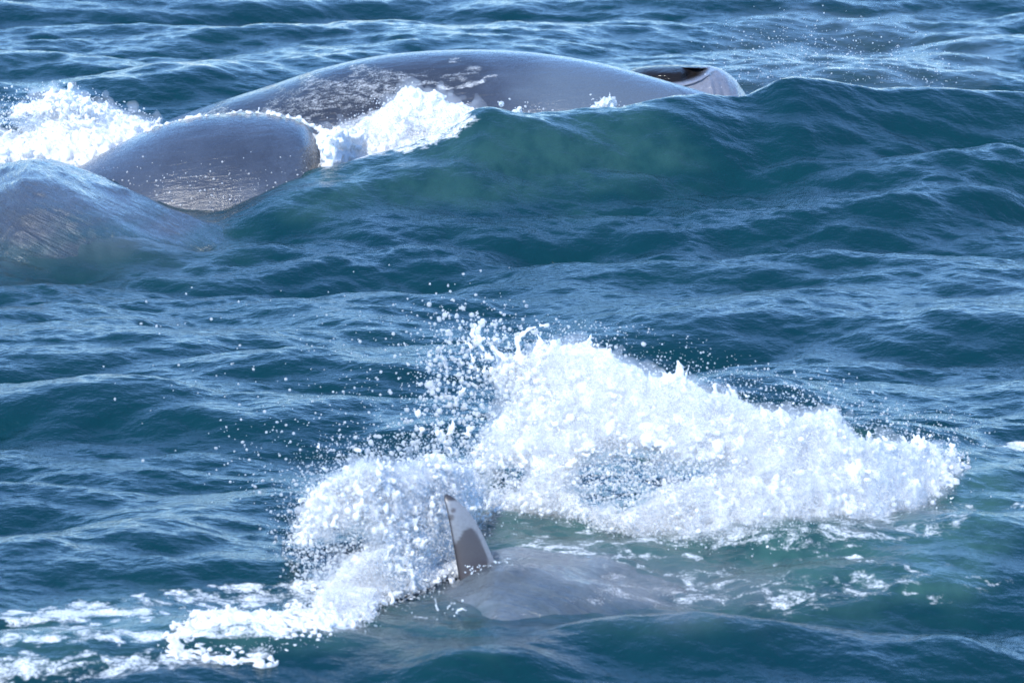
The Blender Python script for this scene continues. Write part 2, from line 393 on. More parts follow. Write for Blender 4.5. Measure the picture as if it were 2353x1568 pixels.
    for L, w in (([(1240,1300),(1400,1340),(1560,1362),(1700,1368)], 6), ([(1420,1292),(1580,1330),(1700,1340),(1850,1372)], 6), ([(1500,1390),(1700,1392),(1900,1380),(2060,1350)], 6), ([(2080,1310),(2220,1325),(2352,1345)], 6)):
        foam = np.maximum(foam, .70*wband(u, v, L, w))
    aer = np.maximum(aer, .60*region(u, v, [(1000,1150),(1400,1000),(1900,1000),(2340,1060),(2352,1200),(2200,1380),(1700,1420),(1300,1400),(1100,1300)], 40, .5, 50))
    aer = np.maximum(aer, .40*region(u, v, [(0,1400),(400,1370),(900,1380),(1150,1400),(1150,1500),(800,1480),(400,1500),(0,1540)], 26, .6, 40))
    aer = np.maximum(aer, .34*region(u, v, [(960,270),(1200,240),(1500,260),(1640,380),(1400,450),(1000,480),(700,500),(620,440),(900,360)], 40, .7, 50))
    aer = np.maximum(aer, .30*region(u, v, [(950,350),(1060,285),(1120,262),(1200,300),(1120,340)], 14, .3, 40))
    aer = np.maximum(aer, .12*region(u, v, [(-60,600),(300,560),(620,520),(560,620),(200,700),(-60,700)], 34, .6, 50))
    sk = np.maximum(sk, .55*region(u, v, [(-300,380),(70,376),(300,455),(505,516),(480,548),(300,570),(150,600),(-300,620)], 22, .7, 40))
    sk = np.maximum(sk, .85*region(u, v, [(880,1370),(1050,1300),(1250,1270),(1560,1290),(1760,1325),(1800,1385),(1600,1405),(1300,1400),(950,1420)], 30, .7, 40))
    nr, nc = x.shape
    V = np.stack([x, y, z], -1).reshape(-1, 3)
    me = mesh_np('sea', V, grid_faces(nr, nc)[:, ::-1], True, water_material(), dict(foam=foam.ravel(), aerated=aer.ravel(), skin_below=sk.ravel()))
    return link('sea', me, kind='structure')
build_sea()

# ------------------------------------------------------------------ lofted bodies: a surveyed back line at a distance, with real girth
def loft(us, vs, Ys, ry, rz, n=240, m=96, dip=True, sx=1.):
    """columns along the back line; the topmost sighted point of each section follows the survey"""
    x, y, z = at_Y(us, vs, Ys)
    X = np.linspace(x[0], x[-1], n)
    zt = smooth1(np.interp(X, x, z), 4); yc = smooth1(np.interp(X, x, y), 4)
    RY = smooth1(np.interp(X, x, ry), 4); RZ = smooth1(np.interp(X, x, rz), 4)
    th = np.linspace(0, 2*np.pi, m, endpoint=False)
    c, s = np.cos(th), np.sin(th)
    Vx = X[:, None]+0*th; Vy = yc[:, None]+RY[:, None]*s; Vz = (zt-RZ)[:, None]+RZ[:, None]*c
    V = np.stack([Vx, Vy, Vz], -1).reshape(-1, 3)
    F = grid_faces(n, m, True)
    a = len(V); V = np.concatenate([V, [[X[0]-.02, yc[0], zt[0]-RZ[0]]], [[X[-1]+.02, yc[-1], zt[-1]-RZ[-1]]]])
    j = np.arange(m)
    T = np.concatenate([F[:, [0, 1, 2]], F[:, [0, 2, 3]], np.stack([j, (j+1) % m, j*0+a], -1)[:, ::-1], np.stack([(n-1)*m+j, (n-1)*m+(j+1) % m, j*0+a+1], -1)])
    return V, T
def attrs_from(me, fn):
    V = get_attr_co(me); u, v = sight(V[:, 0], V[:, 1], V[:, 2])
    for k, d in fn(u, v, V).items():
        at = me.attributes.get(k) or me.attributes.new(k, 'FLOAT', 'POINT'); at.data.foreach_set('value', np.asarray(d, np.float32))

def empty(name, loc, label, cat, group=None):
    o = bpy.data.objects.new(name, None); COL.objects.link(o); o.location = (0, 0, 0)
    o['label'] = label; o['category'] = cat
    if group: o['group'] = group
    return o

# --- whale behind the swell
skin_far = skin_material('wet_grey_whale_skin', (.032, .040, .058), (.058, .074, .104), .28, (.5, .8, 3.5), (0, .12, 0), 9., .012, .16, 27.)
skin_far_pale = skin_material('wet_pale_grey_skin', (.13, .145, .185), (.22, .235, .275), .30, (1, 1, 2), (0, .8, 0), 9.)
HUMP = []
def whale_far():
    root = empty('whale', (0, 38, 0), 'grey whale whose long back breaks the surface behind the swell, foam washing over it', 'whale', 'whales feeding at the surface')
    bl = np.array([(140,430,39.3,.5),(240,360,39.2,.8),(350,292,39.1,1.),(440,258,39.,1.1),(530,228,38.9,1.15),(620,200,38.8,1.2),(720,165,38.7,1.2),(820,140,38.7,1.2),
        (900,127,38.6,1.2),(1000,119,38.6,1.2),(1100,117,38.5,1.2),(1200,121,38.5,1.15),(1300,133,38.4,1.1),(1400,152,38.3,1.0),(1500,180,38.2,.9),(1580,203,38.1,.8),(1660,226,38.,.7),(1760,262,37.9,.55),(1860,330,37.8,.3)])
    A = loft(bl[:, 0], bl[:, 1], bl[:, 2], bl[:, 3], bl[:, 3]*.95, 260, 110)
    hl = np.array([(-60,560,36.2,.3),(60,470,36.2,.6),(170,392,36.1,.75),(240,352,36.1,.85),(310,315,36.1,.95),(380,286,36.1,1.),(450,270,36.1,1.),(540,262,36.1,1.),(620,264,36.1,1.),(680,276,36.1,.95),
        (712,290,36.1,.88),(732,318,36.1,.75),(744,360,36.1,.55),(750,430,36.1,.3),(752,520,36.1,.15)])
    hx, _, hz = at_Y(hl[:, 0], hl[:, 1], hl[:, 2]); HUMP.extend([hx, hz, hl[:, 3]*1.15])
    B = loft(hl[:, 0], hl[:, 1], hl[:, 2], hl[:, 3]*1.15, hl[:, 3]*.9, 220, 100)
    V, F = cat_meshes([A, B])
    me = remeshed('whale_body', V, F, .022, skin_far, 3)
    def fn(u, v, V):
        f = np.zeros(len(u))
        f = np.maximum(f, .68*region(u, v, [(380,290),(460,245),(600,200),(760,150),(980,130),(1130,150),(1130,200),(950,225),(860,290),(700,280),(560,262)], 22, .9, 22, 2.5))
        f = np.maximum(f, .78*wband(u, v, [(1010,200),(1060,197),(1100,190),(1135,176)], 10))
        f = np.maximum(f, .72*wband(u, v, [(820,200),(900,210),(980,190),(1030,200)], 10))
        f = np.maximum(f, .72*wband(u, v, [(330,300),(400,278),(470,262),(550,257),(620,259),(690,276),(740,300),(800,318)], 8))
        f = np.maximum(f, .9*region(u, v, [(720,300),(930,225),(1120,262),(1000,360),(735,400),(750,350)], 10, .5, 22))
        f = np.maximum(f, .42*region(u, v, [(250,420),(440,330),(640,330),(720,420),(560,500),(380,490)], 30, .9, 16, 1.5))
        f = np.maximum(f, .6*region(u, v, [(240,420),(300,440),(380,480),(470,500),(330,480)], 8, .9, 16, 1.5))
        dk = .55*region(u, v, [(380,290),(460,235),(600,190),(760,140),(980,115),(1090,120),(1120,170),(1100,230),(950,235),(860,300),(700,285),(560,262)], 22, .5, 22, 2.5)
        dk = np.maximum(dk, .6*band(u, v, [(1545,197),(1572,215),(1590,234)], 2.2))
        return dict(foam=np.clip(f, 0, 1), dark=dk, pale=.85*sstep(1100, 1330, u+fbm(u/80, v/30, 3)*70)*(V[:, 1] > 37.3))  # pale: sky reflection on the head end, put into the skin colour
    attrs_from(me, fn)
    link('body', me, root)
    # blowhole mound: a raised pale guard that curls round a dark nostril
    n, m = 320, 300
    ul = np.array([1400,1450,1480,1520,1560,1600,1630,1650,1670,1690,1712,1740,1790.]); vl = np.array([200,162,154,151,151,151.5,153,157,168,184,216,262,340.])
    x, _, z = at_Y(ul, vl, 39.0)
    X = np.linspace(x[0], x[-1], n); zt = smooth1(np.interp(X, x, z), 2)
    th = np.linspace(-.30*np.pi, .98*np.pi, m)       # front (camera side) is positive
    G, TH = np.meshgrid(X, th, indexing='ij')
    RYv = .55*np.ones(n); RZv = .50
    Y = 39.0-RYv[:, None]*np.sin(TH); Z = zt[:, None]-RZv*(1-np.cos(TH))
    u, v = sight(G, Y, Z)
    # cavity behind the lip
    lip = np.interp(u, [1440,1500,1545,1570,1590,1610,1625,1640], [215,196,193,191,186,178,168,157])   # lower edge of the hollow
    top = np.interp(u, [1440,1560,1600,1620,1640], [158,154.5,157,158,160])
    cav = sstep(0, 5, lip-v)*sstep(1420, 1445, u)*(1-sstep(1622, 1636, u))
    hol = sstep(0, 8, lip-v)*sstep(0, 4, v-top)*sstep(1560, 1592, u)*(1-sstep(1614, 1632, u))
    Y = Y+.13*hol+.05*cav*(1-sstep(4, 26, lip-v))
    roll = np.exp(-((v-lip-3)/4.5)**2)*sstep(1500, 1570, u)*(1-sstep(1640, 1655, u))
    Y = Y-.045*roll
    Y = Y-.035*np.exp(-(((u-1530)-(v-165)*.4)/26)**2-((v-166)/9)**2)
    for (uu, w, a) in ((1632, 5, .020), (1655, 5, -.012), (1672, 6, .010)):
        Y = Y-a*np.exp(-((u-uu-(v-190)*.25)/w)**2)*sstep(158, 175, v)
    Vv = np.stack([G, Y, Z], -1).reshape(-1, 3)
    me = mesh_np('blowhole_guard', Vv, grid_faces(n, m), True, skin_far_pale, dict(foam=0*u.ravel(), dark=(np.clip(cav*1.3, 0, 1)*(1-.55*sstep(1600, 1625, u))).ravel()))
    bh = link('blowhole', me, root); bh['label'] = 'open blowhole, dark wet hollow behind a pale curled guard'
whale_far()

# --- whale awash at the left edge
skin_mid = skin_material('streaming_wet_skin', (.032, .042, .058), (.050, .066, .092), .24, (.35, .5, 4.5), (0, -.42, 0), 10., .040, .10, 24.)
def whale_left():
    root = empty('whale', (-4, 34, 0), 'grey flank of a whale at the left edge, water streaming off it in thin lines', 'whale', 'whales feeding at the surface')
    bl = np.array([(-620,500,34.5,.4),(-420,430,34.4,.9),(-200,398,34.3,1.3),(0,390,34.3,1.5),(70,372,34.25,1.5),(130,384,34.25,1.5),(200,408,34.2,1.45),(300,451,34.15,1.3),(380,489,34.1,1.1),(450,514,34.05,.85),(520,530,34.,.6),(620,600,34.,.2)])
    n, m = 300, 140
    V, T = loft(bl[:, 0], bl[:, 1], bl[:, 2], bl[:, 3], bl[:, 3]*.52, n, m)
    me = mesh_np('whale_flank', V, T, True, skin_mid)
    # rivulets as relief
    Vn = V.copy(); 
    w = fbm(V[:, 0]*1.5, V[:, 0]*5.5+V[:, 2]*30-V[:, 1]*3, 5); Vn[:, 2] += .016*w+.8*bil(T2[0], V[:, 0]/d2, V[:, 1]/d2)+.5*bil(T3[0], V[:, 0]/d3, V[:, 1]/d3); Vn[:, 1] -= .026*w
    me.vertices.foreach_set('co', Vn.astype(np.float32).ravel())
    attrs_from(me, lambda u, v, V: dict(awash=1-sstep(-.01, .16, V[:, 2]-sea_h(V[:, 0], V[:, 1], False)+.10*fbm(V[:, 0]*3, V[:, 2]*18, 3)), foam=.42*region(u, v, [(-50,500),(200,470),(450,520),(400,580),(100,640),(-50,640)], 26, .9, 16, 3), dark=0*u))
    link('body', me, root)
whale_left()

# --- near whale: raised fin and a back just awash
skin_near = skin_material('near_whale_skin', (.060, .078, .092), (.125, .150, .170), .13, (.6, 2.6, 1.), (0, 0, .42), 5., .026, .06, 12.)
def fin_material():
    t = NT('fin_skin')
    pale = t.attr('pale'); dk = t.attr('dark')
    g = t.noise(t.pos(), 60., 4, .65)
    c = t.mix(pale, (.055, .050, .056), (.165, .182, .21)); c = t.mix(dk, c, (.02, .018, .02))
    c = t.mix(t.math('MULTIPLY', t.mr(g, .4, .7), .25), c, (.06, .06, .07))
    t.l.new(c, t.b.inputs['Base Color']); t.b.inputs['Roughness'].default_value = .38
    t.l.new(t.bump(g, .002, .8), t.b.inputs['Normal'])
    return t.m
def whale_near():
    root = empty('whale', (.5, 24, 0), 'whale just below the surface beside the splash, one pale tipped fin raised', 'whale', 'whales feeding at the surface')
    n, m = 260, 160
    bl = np.array([(560,1560,23.4,.3),(720,1450,23.4,.8),(860,1388,23.4,1.1),(980,1350,23.45,1.25),(1080,1318,23.5,1.3),(1140,1280,23.5,1.3),(1200,1291,23.5,1.3),(1300,1306,23.5,1.3),(1450,1318,23.5,1.25),(1600,1338,23.5,1.05),(1760,1385,23.5,.8),(1900,1470,23.5,.3)])
    V, T = loft(bl[:, 0], bl[:, 1], bl[:, 2], bl[:, 3], bl[:, 3]*.70, n, m)
    w = fbm(V[:, 0]*2.+V[:, 1]*.8, V[:, 1]*7-V[:, 0]*2.5, 4); w2 = fbm(V[:, 0]*9, V[:, 1]*24, 3)
    V[:, 2] += .016*w+.005*w2+1.3*bil(T3[0], V[:, 0]/d3, V[:, 1]/d3)+1.4*bil(T2[0], V[:, 0]/d2, V[:, 1]/d2)
    me = mesh_np('near_body', V, T, True, skin_near)
    def fn(u, v, V):
        f = .64*region(u, v, [(1250,1300),(1450,1290),(1700,1310),(1800,1400),(1500,1420),(1200,1410),(1350,1360)], 24, .9, 18, 3)
        f = np.maximum(f, .62*band(u, v, [(1080,1372),(1140,1362),(1200,1340),(1228,1318)], 6))
        f = np.maximum(f, .75*band(u, v, [(900,1410),(1000,1415),(1080,1425),(1180,1415),(1260,1400)], 9))
        return dict(awash=1-sstep(-.06, .03, V[:, 2]-sea_h(V[:, 0], V[:, 1], False)+.06*fbm(V[:, 0]*3+V[:, 1]*2, V[:, 1]*9, 3)), foam=f, dark=.35*region(u, v, [(1040,1330),(1130,1270),(1240,1300),(1210,1340),(1000,1370),(870,1390)], 12, .6, 20, 2))
    attrs_from(me, fn)
    link('body', me, root)
    # fin: foil sections from base to tip
    L = np.array([(1066,1392),(1056,1345),(1050,1300),(1042,1255),(1035,1215),(1029,1185),(1023,1160),(1019,1148),(1021,1141)], float)
    Rr = np.array([(1154,1352),(1138,1294),(1122,1258),(1108,1228),(1092,1199),(1075,1174),(1051,1153),(1036,1143),(1026,1139)], float)
    k = 60; tt = np.linspace(0, 1, len(L)); t2 = np.linspace(0, 1, k)
    Li = np.stack([smooth1(np.interp(t2, tt, L[:, i]), 2) for i in (0, 1)], -1); Ri = np.stack([smooth1(np.interp(t2, tt, Rr[:, i]), 2) for i in (0, 1)], -1)
    Li[-1] = L[-1]; Ri[-1] = Rr[-1]
    mm = 48; th = np.linspace(0, 2*np.pi, mm, endpoint=False)
    V = []
    for i in range(k):
        s = (1-np.cos(th))/2                       # 0 at the left (trailing) edge, 1 at the right (leading) edge
        px = Li[i, 0]*(1-s)+Ri[i, 0]*s; py = Li[i, 1]*(1-s)+Ri[i, 1]*s
        x, y, z = at_Y(px, py, 23.55)
        ch = abs(at_Y(Ri[i, 0], 1200, 23.55)[0]-at_Y(Li[i, 0], 1200, 23.55)[0])
        thick = .16*ch*np.sqrt(np.clip(s, 0, 1))*(1-s)*2.6+.0012
        yy = 23.55+np.sign(np.sin(th))*thick*np.abs(np.sin(th))**.25+.10*(s-.5)*ch*2+.05*t2[i]**2
        V.append(np.stack([x, yy, z], -1))
    V = np.concatenate(V); F = grid_faces(k, mm, True)
    F = np.concatenate([F[:, [0, 1, 2]], F[:, [0, 2, 3]]])
    cI = len(V); V = np.concatenate([V, V[-mm:].mean(0)[None]]); j = np.arange(mm)
    F = np.concatenate([F, np.stack([(k-1)*mm+j, (k-1)*mm+(j+1) % mm, j*0+cI], -1)])
    fu, fv = sight(V[:, 0], V[:, 1], V[:, 2])
    edge = np.interp(fu, [1035,1048,1056,1065,1072,1082,1090,1098,1104,1110,1118,1130,1160], [1245,1244,1234,1220,1212,1210,1216,1228,1240,1256,1275,1330,1360])
    pale = 1-sstep(-3, 3, fv-edge+5*fbm(fu/9, fv/9, 4))
    blot = np.maximum(np.exp(-((fu-1041)/6)**2-((fv-1172)/6)**2), np.exp(-((fu-1037)/5.5)**2-((fv-1188)/8)**2)); pale *= 1-sstep(.3, .5, blot)*.9
    lead = np.interp(fv, [1138,1142,1175,1200,1228,1255,1278], [1024,1038,1077,1093,1108,1122,1142])
    pale = np.maximum(pale, sstep(-18, -8, fu-lead)*(fv > 1215)*.35)
    trail = np.interp(fv, [1141,1148,1160,1185,1215,1255,1300,1345], [1021,1019,1023,1029,1035,1042,1050,1056])
    dk = 1-sstep(2, 5, fu-trail); dk = np.maximum(dk, 1-sstep(0, 6, fv-1146))
    me = mesh_np('fin_mesh', V, F, True, fin_material(), dict(pale=pale, dark=.9*dk))
    link('fin', me, root, label='raised curved fin, pale towards the tip with a brown grey patch at its base')
whale_near()

# ------------------------------------------------------------------ splashes
foam_white = foam_material('white_splash_foam', (.95, .965, .975), .45, 0.)
foam_thin = foam_material('thin_splash_foam', (.80, .86, .88), .35, .75, .2)
drop_mat = foam_material('water_droplets', (.95, .965, .98), .45, 0., .12, .35)
drop_glass = NT('clear_droplets'); drop_glass.b.inputs['Base Color'].default_value = (.8, .87, .92, 1)
drop_glass.b.inputs['Roughness'].default_value = .04; drop_glass.b.inputs['IOR'].default_value = 1.33; drop_glass.b.inputs['Transmission Weight'].default_value = .35
drop_glass = drop_glass.m

class Field:
    """density of thrown water over a surveyed area; gives random points with their local density"""
    def __init__(s, adds, subs=(), soft=8., g=5., lace=None):
        al = np.concatenate([np.asarray(P, float) for P, _ in adds])
        s.g = g; s.o = al.min(0)-60; e = al.max(0)+60
        nu, nv = int((e[0]-s.o[0])/g)+2, int((e[1]-s.o[1])/g)+2
        U, V = np.meshgrid(s.o[0]+np.arange(nu)*g, s.o[1]+np.arange(nv)*g); s.U, s.V = U, V
        wu = U+19*fbm(U/34, V/34, 5); wv = V+19*fbm(U/40+50, V/40+9, 4)
        D = np.zeros_like(U)
        for P, a in adds: D = np.maximum(D, a*inpoly(wu, wv, P))
        for P, a in subs: D = D*(1-a*inpoly(wu, wv, P))
        if lace is not None:
            rn = 1-np.abs(fbm(U/46+3, V/46, 4))*3.2; rn2 = 1-np.abs(fbm(U/23-5, V/23, 3))*3.
            net = sstep(.30, .60, np.maximum(rn, rn2-.12)); w = lace(U, V); D = D*(1-w+w*net)
        s.D = blur(D, soft/g)
    def sample(s, n, pw=1., lo=.02, D=None, seed=0):
        g = np.random.default_rng(seed)
        w = (s.D if D is None else D)**pw; w = np.where((s.D if D is None else D) > lo, w, 0); c = np.cumsum(w.ravel()); c /= c[-1]
        i = np.searchsorted(c, g.random(n)); 
        return s.U.ravel()[i]+(g.random(n)-.5)*s.g, s.V.ravel()[i]+(g.random(n)-.5)*s.g, (s.D if D is None else D).ravel()[i]
def chain(pts, Y, r0, r1, n=26, seed=0, wob=2.):
    """a tapering thread of water along surveyed points"""
    g = np.random.default_rng(seed); P = np.asarray(pts, float); t = np.linspace(0, 1, len(P)); t2 = np.linspace(0, 1, n)
    u = np.interp(t2, t, P[:, 0])+g.normal(0, wob, n); v = np.interp(t2, t, P[:, 1])+g.normal(0, wob, n)
    x, y, z = at_Y(u, v, Y+g.normal(0, .01, n)+.05*t2)
    r = (r0+(r1-r0)*t2)*(1+.35*g.normal(size=n)).clip(.4, 2)
    r[-1] *= 1.7
    return np.stack([x, y, z], -1), r
def displace_mesh(me, amp, freq):
    V = get_attr_co(me).astype(float); N = np.empty(len(V)*3, np.float32); me.vertices.foreach_get('normal', N); N = N.reshape(-1, 3)
    d = fbm(V[:, 0]*freq+V[:, 1]*freq*.7, V[:, 2]*freq-V[:, 1]*freq*.6, 4)
    V = V+N*(amp*d)[:, None]; me.vertices.foreach_set('co', V.astype(np.float32).ravel()); me.update()

def droplets(name, P, r, mat, label):
    """one object: a point per drop, each shown as a small rounded solid"""
    P = np.asarray(P, np.float32); me = bpy.data.meshes.new(name); me.vertices.add(len(P)); me.vertices.foreach_set('co', P.ravel())
    at = me.attributes.new('rad', 'FLOAT', 'POINT'); at.data.foreach_set('value', np.asarray(r, np.float32)); me.materials.append(mat)
    o = link('spray', me, kind='stuff', label=label, cat='spray')
    ng = bpy.data.node_groups.new(name, 'GeometryNodeTree'); N = ng.nodes; K = ng.links
    ng.interface.new_socket('Geometry', in_out='INPUT', socket_type='NodeSocketGeometry'); ng.interface.new_socket('Geometry', in_out='OUTPUT', socket_type='NodeSocketGeometry')
    gi = N.new('NodeGroupInput'); go = N.new('NodeGroupOutput'); ip = N.new('GeometryNodeInstanceOnPoints')
    ic = N.new('GeometryNodeMeshIcoSphere'); ic.inputs['Radius'].default_value = 1; ic.inputs['Subdivisions'].default_value = 2
    sm = N.new('GeometryNodeSetShadeSmooth'); st = N.new('GeometryNodeSetMaterial'); st.inputs['Material'].default_value = mat
    na = N.new('GeometryNodeInputNamedAttribute'); na.data_type = 'FLOAT'; na.inputs[0].default_value = 'rad'
    rv = N.new('FunctionNodeRandomValue'); rv.data_type = 'FLOAT_VECTOR'; rv.inputs[0].default_value = (.75, .75, .75); rv.inputs[1].default_value = (1.25, 1.25, 1.35)
    vm = N.new('ShaderNodeVectorMath'); vm.operation = 'SCALE'
    rr = N.new('FunctionNodeRandomValue'); rr.data_type = 'FLOAT_VECTOR'; rr.inputs[0].default_value = (0, 0, 0); rr.inputs[1].default_value = (6.28, 6.28, 6.28)
    K.new(rv.outputs[0], vm.inputs[0]); K.new(na.outputs[0], vm.inputs['Scale']); K.new(vm.outputs[0], ip.inputs['Scale']); K.new(rr.outputs[0], ip.inputs['Rotation'])
    K.new(gi.outputs[0], ip.inputs['Points']); K.new(ic.outputs[0], sm.inputs[0]); K.new(sm.outputs[0], st.inputs[0]); K.new(st.outputs[0], ip.inputs['Instance']); K.new(ip.outputs[0], go.inputs[0])
    m = o.modifiers.new('drops', 'NODES'); m.node_group = ng
    return o

def mist(name, F, dep, n, r, density, label, seed, voxel=.022):
    """closed lumpy envelope of fine airborne water with an even density"""
    g = np.random.default_rng(seed); D = blur(F.D, 5)
    u, v, d = F.sample(n, .8, .05, D, seed); x, y, z = at_Y(u, v, dep(u, v, g, .05)-.06)
    Y2 = y.copy(); nf = (u > 880) & (u < 1160) & (v > 1090); Y2[nf] = np.maximum(Y2[nf], 23.3+.62*sstep(880, 1020, u[nf])); x, y, z = at_Y(u, v, Y2)
    V, T = balls(np.stack([x, y, z], -1), r*(.35+.65*g.random(n))*(.5+.5*d), ICO1, .3, seed)
    t = NT(name+'_air'); t.n.remove(t.b); pv = t.node('ShaderNodeVolumePrincipled'); pv.inputs['Color'].default_value = (.97, .98, 1, 1)
    pv.inputs['Density'].default_value = density; pv.inputs['Anisotropy'].default_value = .2; t.l.new(pv.outputs[0], t.out.inputs['Volume'])
    me = remeshed(name, V, T, voxel, t.m, 2); link('mist', me, kind='stuff', label=label, cat='mist')

# outlines
massA = [(1110,1010),(1150,960),(1165,905),(1130,860),(1150,825),(1200,828),(1260,800),(1340,798),(1400,815),(1440,850),(1480,858),(1520,878),(1560,868),(1600,898),(1660,905),(1700,935),(1740,958),(1800,963),(1870,963),
 (1920,950),(1932,990),(1990,1018),(2060,1030),(2100,1010),(2160,1040),(2200,1035),(2240,1090),(2275,1140),(2200,1158),(2150,1185),(2060,1215),(1980,1245),(1900,1268),(1800,1273),(1700,1276),(1600,1268),(1500,1262),(1430,1232),(1370,1205),(1280,1185),(1200,1190),(1120,1195),(1080,1150),(1060,1080)]
hole1 = [(1275,1110),(1330,1050),(1400,1012),(1480,1020),(1560,1050),(1700,1062),(1705,1085),(1620,1105),(1560,1120),(1520,1150),(1440,1185),(1340,1175)]
hole2 = [(1080,1080),(1150,1060),(1230,1060),(1220,1120),(1160,1150),(1110,1130)]
massB = [(672,1235),(692,1180),(722,1130),(790,1105),(818,1062),(860,1090),(930,1072),(1000,1055),(1070,1065),(1100,1120),(1125,1190),(1060,1180),(1045,1220),(1056,1325),(990,1352),(900,1378),(850,1392),(790,1402),(730,1398),(735,1350),(790,1305),(860,1275),(890,1235),(860,1205),(800,1195),(740,1200),(700,1240)]
massC = [(370,1468),(450,1425),(520,1408),(620,1425),(750,1385),(850,1385),(850,1430),(740,1455),(600,1470),(480,1475)]
laceA = lambda U, V: np.clip(np.maximum(1-sstep(1120, 1420, U+.35*(V-850)), .95*sstep(2080, 2240, U)), 0, 1)*.95
fA = Field([(massA, 1.)], [(hole1, .97), (hole2, .9)], 6., lace=laceA)
fB = Field([(massB, 1.)], [([(720,1225),(850,1205),(870,1260),(800,1300),(740,1330)], .97), ([(690,1150),(860,1150),(880,1200),(670,1230)], .4)], 9., lace=lambda U, V: np.clip(.97*(1-sstep(1180, 1330, V+.30*(1000-U))), .45, 1))
fC = Field([(massC, 1.)], [], 7., lace=lambda U, V: 0*U+.8)
def zYbase(u, tab):
    t = np.asarray(tab, float); _, y, _ = at_z(u, np.interp(u, t[:, 0], t[:, 1]), 0.); return y
baseA = [(1060,1215),(1200,1225),(1300,1235),(1450,1262),(1600,1285),(1800,1285),(2000,1258),(2290,1150)]
topA = [(1060,1000),(1150,830),(1300,790),(1440,840),(1700,930),(1920,950),(2200,1030),(2290,1130)]
baseB = [(640,1330),(740,1400),(850,1395),(1050,1320),(1130,1250)]
topB = [(640,1250),(720,1120),(820,1060),(1100,1050),(1150,1100)]
def depthA(u, v, g, sp):
    vb = np.interp(u, *np.array(baseA, float).T); vt = np.interp(u, *np.array(topA, float).T)
    f = np.clip((vb-v)/(vb-vt), 0, 1.3)
    return zYbase(u, baseA)+.12+.75*f**.9+g.normal(size=len(u))*sp*(.35+.65*np.sin(np.clip(f, 0, 1)*np.pi))
def depthB(u, v, g, sp):
    vb = np.interp(u, *np.array(baseB, float).T); vt = np.interp(u, *np.array(topB, float).T)
    f = np.clip((vb-v)/(vb-vt), 0, 1.3)
    Y = zYbase(u, baseB)+.05+.55*f+g.normal(size=len(u))*sp
    lim = np.where((v > 1100) & (u < 1150), 23.25+.55*sstep(930, 1036, u), 0)       # behind the raised fin, not through it
    lim = np.minimum(lim, at_z(u, v, .03)[1]-.06)
    return np.where(Y < lim, lim+np.abs(g.normal(size=len(u)))*.06, Y)

